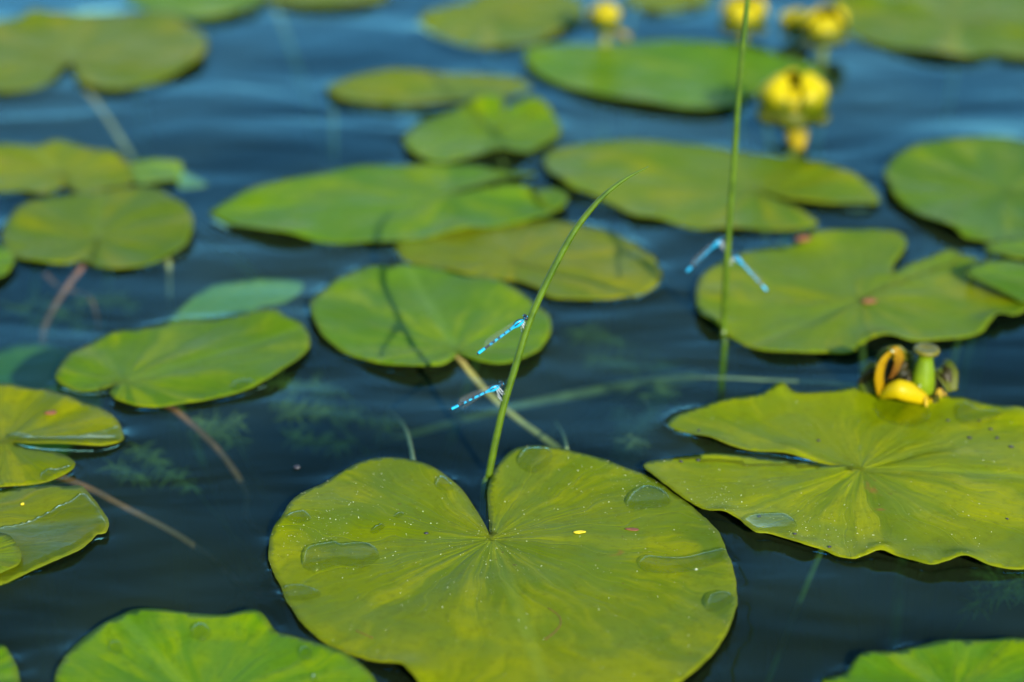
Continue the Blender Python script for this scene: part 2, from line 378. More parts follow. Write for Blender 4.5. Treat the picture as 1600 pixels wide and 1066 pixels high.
pad3 = lily_pad('green heart-shaped pad crossed by the thin shadow of the bent rush',
    [(715,559),(707,569),(689,580),(663,584),(637,583),(601,576),(564,565),(528,549),(502,527),(489,505),(485,483),(491,468),(509,453),(528,439),(553,426),(575,421),(597,424),(612,426),(626,419),(656,417),(692,422),(729,431),(762,439),(795,452),(824,468),(846,486),(859,505),(859,523),(851,541),(835,560),(809,574),(780,578),(751,574),(729,566)],
    'grn', mid=(650, 440), bumps=[(530,445,9,2.4),(600,428,9,1.8),(640,575,14,1.4),(780,572,12,1.2)], petiole=[(745,595,-.012),(790,640,-.022),(860,692,-.035),(900,720,-.05)], pmat='stem_tan')
pad4 = lily_pad('glossy bright green oval pad with a small yellow curl on its rim',
    [(184,607),(159,612),(135,614),(111,610),(91,602),(88,593),(98,576),(118,556),(145,539),(179,524),(209,519),(233,512),(263,504),(304,500),(338,499),(371,496),(405,494),(429,495),(446,504),(469,512),(481,526),(484,543),(473,561),(449,581),(415,602),(375,617),(331,627),(287,634),(243,639),(206,637),(182,630),(172,620)],
    'grn', mid=(440, 530), bumps=[(415,500,14,2.6),(130,575,12,1.6),(230,625,14,1.4),(330,560,20,1.2),(260,590,14,.9)], petiole=[(250,628,-.008),(285,650,-.020),(345,708,-.032),(385,770,-.045),(405,830,-.065)], pmat='stem_red')
pad5 = lily_pad('yellow-green pad whose two narrow lobes part in a slit, water lying along its rim',
    [(19,693),(46,697),(77,700),(124,702),(161,701),(186,694),(193,686),(190,672),(176,657),(155,644),(124,636),(99,626),(74,616),(53,616),(31,613),(0,609),(-60,615),(-120,640),(-170,690),(-150,740),(-60,768),(0,763),(37,758),(77,752),(108,743),(118,735),(116,729),(99,718),(71,709),(40,701)],
    'yel', mid=(-120, 692), bumps=[(100,640,12,1.8),(30,620,10,1.2),(150,665,12,.8)])
pad6 = lily_pad('yellow pad half covered by a sheet of water with a raised waterline',
    [(-150,830),(-130,800),(-80,780),(0,766),(31,763),(71,764),(102,769),(124,768),(133,775),(145,788),(161,807),(170,820),(170,830),(164,839),(153,840),(142,850),(124,864),(87,881),(46,896),(15,907),(0,912),(-60,920),(-130,890)],
    'old', apex=False, mid=(100, 820), bumps=[(80,775,12,1.4)], petiole=[(-60,790,-.015),(60,745,-.02),(125,757,-.022),(190,790,-.028),(270,832,-.04),(330,872,-.055),(385,920,-.085)], pmat='stem_red')
lily_pad('small dull green pad tip lapping over the yellow waterlogged pad', [(-60,880),(-40,850),(0,844),(20,853),(33,872),(32,888),(12,902),(-30,910)], 'dul', apex=False, mid=(30, 880), z0=.0034)
pad7 = lily_pad('deep green pad with round droplets, overlapped at its side by the heart-shaped pad',
    [(86,1066),(101,1030),(131,1000),(169,979),(217,962),(262,961),(311,964),(360,967),(397,966),(412,972),(431,989),(450,994),(480,1002),(517,1015),(544,1026),(574,1049),(590,1070),(590,1110),(540,1160),(430,1195),(250,1190),(130,1140),(86,1100)],
    'grn', apex=(330, 1110), mid=(200, 985), bumps=[(395,970,9,2.0),(440,1000,20,1.2),(270,1000,16,1.2)], rib=.00020)
lily_pad('dark pad corner beside the deep green pad with droplets', [(-70,1060),(-40,1025),(0,1015),(18,1028),(27,1050),(30,1075),(10,1110),(-50,1110)], 'grn', apex=False, mid=(20, 1060))
pad9 = lily_pad('green pad standing alone across open water from the scalloped pad',
    [(1284,1064),(1319,1054),(1337,1037),(1355,1028),(1391,1021),(1427,1014),(1471,1010),(1538,1008),(1600,1012),(1660,1030),(1700,1080),(1660,1140),(1500,1170),(1340,1140),(1285,1090)],
    'grn', apex=(1500, 1100), mid=(1400, 1020), bumps=[(1345,1035,10,2.6),(1480,1012,12,1.0)])
pad10 = lily_pad('wide ragged pad behind the seed pod, a notch between its two back lobes',
    [(1394,433),(1397,415),(1409,400),(1416,385),(1409,372),(1386,364),(1349,363),(1300,365),(1270,372),(1259,381),(1225,387),(1199,389),(1165,396),(1139,409),(1112,422),(1094,437),(1087,460),(1088,486),(1099,505),(1120,516),(1150,535),(1184,550),(1217,556),(1255,557),(1289,556),(1326,558),(1345,550),(1360,541),(1394,537),(1431,539),(1480,535),(1525,526),(1547,512),(1562,501),(1585,501),(1605,490),(1620,475),(1605,450),(1575,428),(1544,415),(1525,404),(1499,398),(1480,394),(1450,404),(1420,417)],
    'dul', apex=(1350,470), mid=(1230,520), bumps=[(1555,510,9,3.0),(1385,540,10,3.0),(1110,512,8,2.0),(1265,378,10,2.4),(1480,396,12,2.4),(1130,470,12,1.4),(1240,550,14,1.2)], rib=.00034, wav=.0013)
lily_pad('small fresh green pad lying on the lobe of the wide ragged pad', [(1506,441),(1517,432),(1546,424),(1574,421),(1600,422),(1640,430),(1660,455),(1640,480),(1600,486),(1577,477),(1555,467),(1527,456)], 'grn', apex=False, mid=(1600,450), z0=.0055, wav=.0006)
lily_pad('small fresh green pad tucked under the rim of the round bluish-green pad', [(1536,394),(1546,387),(1570,382),(1600,379),(1650,382),(1670,398),(1640,414),(1600,416),(1574,411),(1551,404)], 'grn', apex=False, mid=(1600,398), z0=.0035, wav=.0006)
pad13 = lily_pad('pale olive pad behind the straight rush, its slit opening away from the bent rush',
    [(1190,305),(1208,311),(1236,317),(1278,322),(1320,325),(1362,325),(1374,315),(1362,297),(1337,283),(1299,268),(1264,257),(1222,248),(1180,241),(1127,233),(1085,229),(1040,227),(990,224),(937,226),(885,229),(853,238),(848,252),(857,276),(878,294),(895,304),(920,308),(955,322),(990,341),(1025,345),(1061,353),(1092,359),(1145,360),(1215,361),(1264,359),(1278,353),(1267,345),(1243,332),(1215,319)],
    'dul', mid=(900, 265), bumps=[(880,290,10,2.0),(1330,285,12,2.0),(1250,340,12,1.2)])
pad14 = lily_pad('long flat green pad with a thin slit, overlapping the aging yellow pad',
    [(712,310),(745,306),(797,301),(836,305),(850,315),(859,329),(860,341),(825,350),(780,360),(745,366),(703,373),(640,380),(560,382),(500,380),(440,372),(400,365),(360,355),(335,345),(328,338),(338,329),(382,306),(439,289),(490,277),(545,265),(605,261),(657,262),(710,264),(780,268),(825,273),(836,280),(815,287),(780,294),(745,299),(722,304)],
    'lit', mid=(400, 330), bumps=[(400,312,12,2.4),(800,302,12,2.8),(840,345,8,1.8),(720,370,12,1.6),(460,370,10,2.0)], z0=.002)
lily_pad('small pad edge showing beyond the tip of the long flat pad', [(830,305),(850,300),(872,301),(888,311),(886,324),(872,334),(850,330)], 'grn', apex=False, mid=(880, 315))
pad15 = lily_pad('aging yellow pad under the long flat pad, marked by a V-shaped shadow',
    [(838,452),(800,440),(740,432),(690,420),(660,413),(634,406),(622,394),(617,380),(650,368),(736,350),(791,345),(864,343),(882,345),(912,351),(937,360),(956,367),(981,377),(1000,388),(1018,402),(1029,420),(1034,435),(1022,450),(992,463),(948,470),(890,469),(855,465)],
    'old', apex=(812,418), mid=(690, 385), bumps=[(1010,410,10,2.2),(950,366,10,1.6),(640,385,10,1.0)], wav=.0004, z0=.0007)
pad16 = lily_pad('round green pad with a shallow notch and reddish stalk trailing beneath it',
    [(125,407),(101,413),(68,413),(34,408),(14,397),(3,381),(5,360),(13,345),(40,324),(84,314),(152,305),(216,300),(250,307),(270,321),(290,331),(300,346),(302,366),(287,391),(253,408),(216,419),(179,423),(145,416)],
    'dul', apex=(150,380), mid=(160,320), bumps=[(70,405,14,1.6),(280,330,12,1.6),(40,345,10,1.0)], petiole=[(130,415,-.006),(100,455,-.016),(70,510,-.03),(35,600,-.055)], pmat='stem_red')
lily_pad('sliver of a pad touching the round green pad with reddish stalk', [(-60,420),(-40,395),(0,388),(18,398),(24,412),(16,428),(0,440),(-40,445)], 'grn', apex=False, mid=(10, 410))
lily_pad('olive pad with a wavy back rim, behind the round notched pad',
    [(100,290),(68,304),(27,300),(0,301),(-50,298),(-80,275),(-60,248),(0,233),(51,233),(91,225),(128,233),(169,243),(196,257),(209,274),(203,290),(169,297),(125,303)], 'dul', apex=(95,275), mid=(60,240), bumps=[(90,230,10,1.8),(180,250,10,1.4)])
lily_pad('narrow bright leaf tip lying half under the water beside the olive wavy pad', [(203,257),(236,252),(270,253),(294,262),(324,277),(287,284),(243,287),(209,287)], 'sub', apex=False, mid=(300, 272), zf=lambda x, y: .0012 if x < at(285, 268).x else -.004)
pad19 = lily_pad('large olive pad with a deep notch and a pale stalk trailing from it',
    [(111,101),(98,111),(84,125),(57,138),(27,145),(0,147),(-60,130),(-90,90),(-60,45),(0,34),(34,32),(51,22),(68,25),(118,24),(169,22),(220,20),(263,25),(287,37),(314,54),(324,74),(317,95),(294,111),(257,127),(216,137),(176,144),(142,138),(122,128)],
    'dul', mid=(125, 25), bumps=[(50,28,12,2.6),(250,30,14,1.6),(300,100,10,1.4)], petiole=[(125,130,-.006),(150,160,-.012),(185,212,-.020),(215,262,-.035),(240,310,-.05)], pmat='stem_tan')
lily_pad('bluish green pad beyond the large olive notched pad', [(196,-3),(236,20),(287,32),(321,34),(371,25),(405,10),(412,-8),(380,-28),(300,-36),(220,-26)], 'grn', apex=False, mid=(380,0))
lily_pad('flat pale pad farthest out, beside the bluish green one', [(415,3),(473,14),(540,13),(598,3),(600,-12),(540,-26),(470,-26),(420,-12)], 'dul', apex=False, mid=(590,-5))
lily_pad('broad faded pad out past the narrow flat pad', [(654,35),(675,21),(717,7),(760,-6),(830,-12),(890,-2),(912,16),(906,35),(867,56),(832,70),(780,76),(745,75),(710,66),(675,52)], 'dul', apex=(780,25), mid=(700,45), bumps=[(780,0,12,1.5)])
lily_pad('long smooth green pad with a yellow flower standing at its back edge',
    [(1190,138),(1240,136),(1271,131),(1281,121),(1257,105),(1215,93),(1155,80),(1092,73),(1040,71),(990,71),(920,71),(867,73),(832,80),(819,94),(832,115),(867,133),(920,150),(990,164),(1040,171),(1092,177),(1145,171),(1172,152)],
    'lit', mid=(950,100), bumps=[(840,88,12,3.0),(1260,110,12,2.0)], z0=.002)
lily_pad('narrow flat pad seen behind the round curled pad', [(510,140),(535,128),(587,119),(657,116),(745,117),(808,122),(828,138),(780,154),(710,164),(622,168),(552,163),(521,154)], 'dul', apex=False, mid=(780,140))
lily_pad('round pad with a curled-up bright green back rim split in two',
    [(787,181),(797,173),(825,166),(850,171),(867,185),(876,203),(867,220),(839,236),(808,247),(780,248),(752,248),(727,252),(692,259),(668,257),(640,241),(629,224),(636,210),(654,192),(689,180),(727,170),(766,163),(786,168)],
    'lit', apex=(775,205), mid=(690,235), bumps=[(760,168,13,7.5),(835,172,11,5.5),(785,248,9,3.6)], rib=.0003)
lily_pad('round bluish-green pad with a broad even rim, partly covering a small fresh pad',
    [(1500,375),(1488,367),(1453,353),(1418,332),(1393,311),(1381,281),(1390,259),(1418,241),(1460,227),(1512,219),(1558,215),(1600,222),(1660,240),(1690,290),(1680,340),(1640,372),(1600,379),(1545,381)],
    'grn', apex=(1580,300), mid=(1440,290), bumps=[(1430,240,12,1.8),(1490,365,10,1.6)])
lily_pad('big sprawling pad with a dark folded back flap, beyond the open water', [(1295,10),(1306,31),(1320,45),(1348,63),(1390,77),(1460,89),(1512,93),(1550,88),(1600,95),(1680,80),(1700,30),(1640,-15),(1540,-30),(1420,-28),(1320,-12)], 'dul', apex=(1510,40), mid=(1380,55), bumps=[(1350,5,16,7.0),(1420,12,12,4.0),(1580,40,20,2.0)])
lily_pad('thin strip of a pad behind the pair of yellow buds', [(975,3),(1010,18),(1042,21),(1075,14),(1110,5),(1100,-14),(1040,-26),(985,-16)], 'dul', apex=False, mid=(1090,0))
# leaves below the surface
def slope(px, py, za, qx, qy, zb):
    a, b = at(px, py), at(qx, qy); dx, dy = b.x - a.x, b.y - a.y; L2 = dx * dx + dy * dy
    return lambda x, y: za + (zb - za) * max(-.3, min(1.3, ((x - a.x) * dx + (y - a.y) * dy) / L2))
def sunk(label, pts, zf, mat='sub'):
    lily_pad(label, pts, mat, apex=False, zf=zf, name='submerged_leaf', mid=pts[len(pts) // 2], cat='leaf')
sunk('pale green leaf sunk just under the water behind the glossy oval pad', [(203,502),(230,478),(270,448),(321,421),(371,411),(422,406),(473,411),(450,428),(400,438),(432,456),(388,475),(338,489),(287,502),(236,512)], slope(300,420,-.009,330,505,-.026))
sunk('murky leaf sunk under the water below the round notched pad', [(-60,470),(-20,460),(30,453),(90,454),(140,462),(150,480),(110,500),(50,530),(0,540),(-60,520)], slope(60,455,-.030,60,540,-.09))

# ------------------------------------------------------------------ water and pond bed
def build_water():
    nx, ny = 640, 700
    ys = .72 * (2.75 / .72) ** np.linspace(0, 1, ny); xs = np.linspace(-.30, .30, nx)
    X = np.outer(ys, xs); Y = np.repeat(ys[:, None], nx, 1)
    pts = np.stack([X.ravel(), Y.ravel()], 1); Z = np.zeros(len(pts))
    tot = sum(len(p['P']) for p in PADS if not p['sub'])
    kd = KDTree(tot); ez = []; i = 0
    ins = np.zeros(len(pts), bool)
    for p in PADS:
        if p['sub']: continue
        for q, e in zip(p['P'], p['ez']): kd.insert((q[0], q[1], 0), i); ez.append(e); i += 1
        lo, hi = p['P'].min(0), p['P'].max(0)
        k = np.where((pts[:, 0] > lo[0]) & (pts[:, 0] < hi[0]) & (pts[:, 1] > lo[1]) & (pts[:, 1] < hi[1]))[0]
        if len(k): ins[k[inside(p['P'], pts[k])]] = True
    kd.balance()
    near = np.zeros(len(pts), bool)       # only points close to a leaf need the search
    for p in PADS:
        if p['sub']: continue
        lo, hi = p['P'].min(0) - .02, p['P'].max(0) + .02
        near |= (pts[:, 0] > lo[0]) & (pts[:, 0] < hi[0]) & (pts[:, 1] > lo[1]) & (pts[:, 1] < hi[1])
    for k in np.where(near)[0]:
        co, ix, d = kd.find((pts[k, 0], pts[k, 1], 0))
        e = max(0, min(1, 1 - (ez[ix] - .0016) / .0016)) 
        if ins[k]: Z[k] = -.0010 * min(1, d / .003) + .0006 * e * math.exp(-d / .0012)
        elif d < .005 and any((Vector(c2) - q0).dot(co - q0) < -.2 * (Vector(c2) - q0).length * d for q0 in (Vector((pts[k, 0], pts[k, 1], 0)),) for c2, _, d2 in kd.find_n(q0, 16)):
            Z[k] = .0004 * e          # inside a narrow slit the water lies flat
        else: Z[k] = (.0023 + .0004 * mnoise.noise(Vector((pts[k, 0] * 60, pts[k, 1] * 60, 4)))) * (e - .22) * math.exp(-d / .0038)
    u = np.minimum(1, np.minimum(.30 - np.abs(X / Y), .02).ravel() / .02) * np.clip(np.minimum(pts[:, 1] - .72, 2.75 - pts[:, 1]) / .05, 0, 1)
    Z *= u
    v = np.c_[pts, Z].tolist(); f = []
    for j in range(ny - 1):
        b = j * nx; f += [(b + k, b + k + 1, b + nx + k + 1, b + nx + k) for k in range(nx - 1)]
    n = len(v); B = 80.; v += [(-B, -B, 0), (B, -B, 0), (B, B, 0), (-B, B, 0)]
    c = [0, nx - 1, ny * nx - 1, (ny - 1) * nx]
    for k in range(4): f.append((n + k, n + (k + 1) % 4, c[(k + 1) % 4], c[k]))
    o = link('water', mesh('water', v, f), M['water']); o['kind'] = 'structure'
build_water()
bv = [(-90, -90), (90, -90), (90, 90), (-90, 90)]
o = link('pond_bed', mesh('pond_bed', [(x, y, -.40) for x, y in bv], [(0, 1, 2, 3)]), M['bed']); o['kind'] = 'structure'

# ------------------------------------------------------------------ rushes
def rush(label, pts, depthf, radf):
    B = at(*pts[0]); raw = []
    for i, (x, y) in enumerate(pts):
        Y = B.y
        for _ in range(12):
            q = atY(x, y, Y); Y = B.y + depthf(q.z)
        raw.append(q)
    path = catmull(raw, 10); L = len(path)
    root = empty('rush_stem', B, label, 'rush', 'green rush stems rising from the water')
    d = (path[1] - path[0]).normalized()
    under = [path[0] + Vector((-.03, .05, -.41)), path[0] + Vector((-.006, .012, -.12)), path[0] - d * .012]
    full = catmull(under + [path[0]], 5)[:-1] + path; k0 = len(full) - L
    rr = [radf(max(0, (i - k0)) / (L - 1)) for i in range(len(full))]
    v, f = tube([q - B for q in full], rr, 10)
    link('stem', mesh('stem', v, f), M['rush'], root)
    return path
rush1 = rush('bent green rush curving over to a fine tip, two damselflies on it', [(763,746),(774,690),(788,630),(805,574),(826,506),(850,450),(880,391),(906,349),(940,309),(975,281),(1014,260)],
    lambda z: .12 * z, lambda s: .00172 * (1 - .15 * s) * (1 if s < .4 else max(.12, 1 - ((s - .4) / .6) ** 3.0 * .84)))
rush2 = rush('tall straight green rush with a damselfly on each side', [(1131,527),(1133,460),(1137,390),(1142,320),(1148,240),(1155,140),(1163,50),(1172,-40),(1182,-130),(1196,-230)],
    lambda z: 0.0, lambda s: .00175 * (1 - .35 * s))

# ------------------------------------------------------------------ damselflies
def damsel_body():
    prof = [(1.35,.3,.45,.1),(1.0,.9,.95,.15),(.4,1.35,1.25,.2),(-.3,1.35,1.15,.2),(-.8,.75,.7,.1),(-1.15,.38,.38,-.05),(-1.5,.65,.7,-.05),(-2.1,.95,1.15,0),(-3.0,1.2,1.5,.05),(-4.2,1.3,1.65,.1),(-5.4,1.15,1.45,.05),(-6.4,.85,1.0,-.1),(-7.2,.62,.68,-.15),(-8.0,.56,.58,-.1)]
    x = -8.0
    for k in range(26):
        x -= .75; r = .52 - .05 * math.sin(k / 25 * math.pi) + (.10 if k > 19 else 0) + .04 * (1 if k % 4 == 0 else 0)
        prof.append((x, r, r * 1.02, -.1 - .0 * k))
    prof += [(x - .5, .5, .5, -.1), (x - .9, .22, .28, -.05)]
    ns = 14; V, F, mi = [], [], []
    for (x, a, b, zc) in prof:
        for k in range(ns):
            t = 2 * math.pi * k / ns; V.append((x * .001, a * 1.10 * math.sin(t) * .001, (zc + b * 1.10 * math.cos(t)) * .001))
    for i in range(len(prof) - 1):
        xm = (prof[i][0] + prof[i + 1][0]) / 2
        for k in range(ns):
            F.append((i * ns + k, i * ns + (k + 1) % ns, (i + 1) * ns + (k + 1) % ns, (i + 1) * ns + k))
            tm = abs(((k + .5) / ns * 2 * math.pi + math.pi) % (2 * math.pi) - math.pi)   # 0 = back, pi = belly
            m = 0
            if xm > -1.2: m = 1 if tm < .75 or -1.2 < xm < -.7 else 0
            elif xm > -6.6: m = 1 if (tm < .5 or .88 < tm < 1.35) else (2 if tm > 2.3 else 0)
            elif xm > -24.0:
                s = (-xm - 6.6) % 3.1
                m = 1 if (s > 2.5 + .03 * (xm + 8) and tm < 1.7 - .03 * (xm + 8)) or (-xm > 20.8 and tm < 2.2) else (2 if tm > 2.4 else 0)
            elif xm < -27.2: m = 1
            mi.append(m)
    F.append(tuple(range(ns))); mi.append(0); F.append(tuple(range((len(prof) - 1) * ns, len(prof) * ns))[::-1]); mi.append(1)
    me = mesh('body', V, F); 
    for m in ('cyan', 'black', 'belly'): me.materials.append(M[m])
    me.polygons.foreach_set('material_index', mi); me.update(); return me
def sphere(r, sx=1, sy=1, sz=1, seg=12, c=(0, 0, 0)):
    bm = bmesh.new(); bmesh.ops.create_uvsphere(bm, u_segments=seg, v_segments=seg // 2 + 2, radius=r)
    for q in bm.verts: q.co = Vector((q.co.x * sx + c[0], q.co.y * sy + c[1], q.co.z * sz + c[2]))
    me = bpy.data.meshes.new('m'); bm.to_mesh(me); bm.free(); me.polygons.foreach_set('use_smooth', [True] * len(me.polygons)); return me
def wing_mesh():
    n = 22; V, F = [], []
    for i in range(n + 1):
        s = i / n; x = -s * 18.5
        wd = 3.3 * (s ** .75) * (max(0, 1 - s ** 5.5)) ** .5 + .25
        for j in range(5):
            c = (j / 4 - .45) * wd; V.append((x * .001, c * .001, (.10 * math.sin(j * 2.2) * min(1, s * 3)) * .001))
    for i in range(n):
        for j in range(4): a = i * 5 + j; F.append((a, a + 5, a + 6, a + 1))
    return mesh('wing', V, F)
BODY = damsel_body(); WING = wing_mesh(); WING.materials.append(M['wing'])
STIG = mesh('stigma_spot', [(-.0158, -.00125, .00004), (-.0148, -.0013, .00004), (-.0149, -.00085, .00004), (-.0158, -.0008, .00004)], [(0, 1, 2, 3)]); STIG.materials.append(M['black'])
EYE = sphere(.00095, .95, .85, 1.05); EYE.materials.append(M['black']); EYE2 = sphere(.0004, 1, .8, 1); EYE2.materials.append(M['cyan'])
def damselfly(label, head, tail, reed, spread, dY=0.0):
    """head/tail: photo pixels, set at the depth of the rush they hold"""
    mid = min(reed, key=lambda q: (Vector(q) - atY(*head, q.y)).length)
    H = atY(*head, mid.y + dY); T = atY(*tail, mid.y + dY - .004)
    fwd = (H - T); scale = fwd.length / .0292; fwd.normalize()
    tocam = (Vector((0, 0, CAM_H)) - H).normalized()
    up0 = Vector((0, 0, 1)) + tocam * .18
    up = (up0 - fwd * up0.dot(fwd)).normalized(); side = up.cross(fwd)
    root = empty('damselfly', H, label, 'damselfly', 'blue damselflies perched on the rushes')
    root.matrix_world = Matrix.LocRotScale(H, Matrix((fwd, side, up)).transposed().to_quaternion(), Vector((scale,) * 3))
    link('body', BODY, None, root)
    for s in (-1, 1):
        e = link('eye', EYE, None, root); e.location = (.0003, s * .00118, .00035)
        e2 = link('eye_spot', EYE2, None, e); e2.location = (-.00035, s * -.0001, .00062)
    near = 1 if side.dot(tocam) > 0 else -1
    for s in (-1, 1):
        for k, (dx, dz) in enumerate(((-.0042, 0), (-.0054, -.0003))):
            wg = link('wing', WING, None, root); nr = s == near; wg.location = (dx, s * (.0009 - .0001 * k), (.0007 if nr else .0014) + dz)
            pitch = -.02 + spread * (-.115 if nr else .05) + (-.02 if k else .01)
            wg.rotation_euler = (Matrix.Rotation(s * (.035 + .03 * k), 3, 'Z') @ Matrix.Rotation(pitch, 3, 'Y') @ Matrix.Rotation(R(62 + 12 * k) * s, 3, 'X')).to_euler()
            st = link('stigma_spot', STIG, None, wg)
    # six legs reaching the rush
    inv = root.matrix_world.inverted()
    idx = min(range(len(reed)), key=lambda i: (reed[i] - H).length)
    for s in (-1, 1):
        for k in range(3):
            a = Vector((-.0016 - .0008 * k, s * .0005, -.0010 - .0002 * k))
            tgt = H - Vector((0, 0, .0015 + .0022 * k)) 
            rp = min(reed, key=lambda q: (q - tgt).length)
            sd = (H - rp); sd.z = 0; sd = sd.normalized() if sd.length > 1e-6 else Vector((1, 0, 0))
            per = Vector((-sd.y, sd.x, 0))
            foot = inv @ (rp + sd * .0008 + per * s * .0016)
            knee = (a + foot) / 2 + Vector((-.0006 - .0002 * k, s * .0011, -.0024 + .0003 * k))
            pth = catmull([a, knee, foot], 4)
            v, f = tube(pth, [.00021 - .00008 * i / 8 for i in range(len(pth))], 5)
            link('leg', mesh('leg', v, f), M['leg'], root)
    return root
damselfly('blue damselfly higher on the bent rush, wings folded tight along its abdomen', (821,497), (743,555), rush1, .6)
damselfly('blue damselfly lower on the bent rush, clear wings showing below its abdomen', (783,601), (701,641), rush1, 1.2)
damselfly('blue damselfly on the straight rush, pointing towards the bent rush', (1128,372), (1070,427), rush2, .6)
damselfly('blue damselfly on the straight rush, pointing towards the ragged pad', (1146,397), (1201,457), rush2, .6)

# ------------------------------------------------------------------ yellow water-lily flowers
def sepal_mesh(path, side, widths, cup, th=.0009, nj=8):
    """path: centre line; side: cross direction; cup: bulge along the local normal"""
    P = catmull([Vector(p) for p in path], 5); n = len(P); side = Vector(side).normalized()
    W = np.interp(np.linspace(0, 1, n), np.linspace(0, 1, len(widths)), widths)
    V, A = [], []
    for lay in (0, 1):
        for i, p in enumerate(P):
            t = (P[min(i + 1, n - 1)] - P[max(i - 1, 0)]).normalized(); s = (side - t * side.dot(t)).normalized(); nn = t.cross(s)
            for j in range(nj + 1):
                u = j / nj * 2 - 1
                V.append(p + s * (u * W[i] / 2) - nn * (cup * W[i] * u * u) - nn * th * lay); A.append(i / (n - 1))
    F = []; st = nj + 1; N = n * st
    for i in range(n - 1):
        for j in range(nj):
            a = i * st + j; F.append((a, a + 1, a + st + 1, a + st)); F.append((N + a, N + a + st, N + a + st + 1, N + a + 1))
    rim = [j for j in range(st)] + [i * st + nj for i in range(1, n)] + [(n - 1) * st + j for j in range(nj - 1, -1, -1)] + [i * st for i in range(n - 2, 0, -1)]
    for k in range(len(rim)):
        a, b = rim[k], rim[(k + 1) % len(rim)]; F.append((b, a, a + N, b + N))
    me = mesh('sepal', V, F); at_ = me.attributes.new('along', 'FLOAT', 'POINT'); at_.data.foreach_set('value', np.array(A, np.float32)); return me
def lathe(prof, ns=20):
    V, F = [], []
    for (r, z) in prof:
        for k in range(ns): a = 2 * math.pi * k / ns; V.append((r * math.cos(a), r * math.sin(a), z))
    for i in range(len(prof) - 1):
        for k in range(ns): F.append((i * ns + k, i * ns + (k + 1) % ns, (i + 1) * ns + (k + 1) % ns, (i + 1) * ns + k))
    F.append(tuple(range(ns))[::-1]); F.append(tuple(range((len(prof) - 1) * ns, len(prof) * ns))); return mesh('lathe', V, F)
def stalk(root, base, r=.0032, mat='stem_grn', lean=(0, .03)):
    v, f = tube(catmull([Vector((0, 0, .002)), Vector((lean[0] * .1, lean[1] * .1, -abs(base.z) - .02)), Vector((lean[0], lean[1], -.2)), Vector((lean[0] * 1.6, lean[1] * 1.6, -.405 - base.z))], 5), r, 8)
    link('stalk', mesh('stalk', v, f), M[mat], root)
def pod_parts(root, s=1.0, tilt=0):
    p = link('seed_pod', lathe([(.001*s, 0), (.0052*s, .0008*s), (.0064*s, .005*s), (.0062*s, .010*s), (.0051*s, .016*s), (.0040*s, .0205*s), (.0036*s, .0225*s), (.0040*s, .0238*s), (.0050*s, .0245*s)]), M['pod'], root)
    d = link('stigma_disc', lathe([(.0050*s, .0243*s), (.0063*s, .0250*s), (.0066*s, .0262*s), (.0061*s, .0272*s), (.0040*s, .0268*s), (.0012*s, .0262*s)]), M['disc'], p)
    p.rotation_euler = (0, tilt, 0); return p
def flower(label, base, size, yel, grn=(), droop=(), lean=0.0):
    """cup of sepals: yel = (direction, scale, tip opening) of inner yellow ones, grn = (direction, height) of outer green ones"""
    root = empty('water_lily_flower', base, label, 'flower', 'yellow water lily flowers'); h = size / 2
    root.rotation_euler = (lean, 0, 0)
    pod_parts(root, size / .034 * .66)
    for a, sc, op in yel:
        dr = Vector((math.cos(a), math.sin(a), 0)); sd = Vector((-math.sin(a), math.cos(a), 0)); q = sc * h
        path = [dr * .10 * h, dr * .70 * q + Vector((0, 0, .14 * q)), dr * 1.04 * q + Vector((0, 0, .72 * q)), dr * .98 * q + Vector((0, 0, 1.25 * q)), dr * op * q + Vector((0, 0, 1.62 * q))]
        link('sepal', sepal_mesh(path, sd, [.35*q, 1.0*q, 1.42*q, 1.30*q, .62*q], -.27), M['sep_y'], root)
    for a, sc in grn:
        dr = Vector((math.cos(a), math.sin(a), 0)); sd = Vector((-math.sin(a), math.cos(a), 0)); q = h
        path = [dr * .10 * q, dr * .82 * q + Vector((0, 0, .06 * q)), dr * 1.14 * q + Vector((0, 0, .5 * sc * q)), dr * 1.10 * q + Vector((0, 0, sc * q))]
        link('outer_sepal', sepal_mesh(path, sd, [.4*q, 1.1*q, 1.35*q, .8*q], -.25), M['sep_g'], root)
    for k in range(14):
        a = k * 2.4; r = .42 * h; v, f = tube([Vector((r * .5 * math.cos(a), r * .5 * math.sin(a), .2 * h)), Vector((r * math.cos(a), r * math.sin(a), .62 * h)), Vector((r * 1.35 * math.cos(a), r * 1.35 * math.sin(a), .8 * h))], [.05 * h, .06 * h, .03 * h], 5)
        link('stamen', mesh('stamen', v, f), M['anther'], root)
    for (a, L) in droop:
        dr = Vector((math.cos(a), math.sin(a), 0)); sd = Vector((-math.sin(a), math.cos(a), 0))
        me = sepal_mesh([dr * .1 * h, dr * .7 * h + Vector((0, 0, .02 * h)), dr * 1.1 * h * L + Vector((.06 * h, 0, -.22 * h)), dr * 1.2 * h * L + Vector((.12 * h, 0, -.6 * h))], sd, [.3*h, .62*h, .7*h, .25*h], .25)
        link('drooping_sepal', me, M['sep_d'], root)
    stalk(root, base); return root
b = at(1236, 216); flower('large two-lobed yellow flower with shade-darkened green outer sepals above the pale olive pad', Vector((b.x, b.y, .010)), .0375, [(-2.55, 1.04, .45), (-.62, 1.08, .42), (1.55, .95, .5), (2.6, .85, .5), (.4, .9, .5), (-1.52, .80, .55)], [(-1.75, .70), (-2.75, .55), (-.35, .42), (2.0, .5)], [(-1.45, .72)])
b = at(945, 76); flower('yellow flower with one orange drooping sepal at the back edge of the long smooth pad', Vector((b.x, b.y, .014)), .021, [(2.4, .9, .2), (.5, .85, .3), (1.5, 1., .2), (-1.9, .9, .3), (-.7, .8, .3)], [(-1.2, .4), (3.0, .5)], [(-.25, 1.2)])
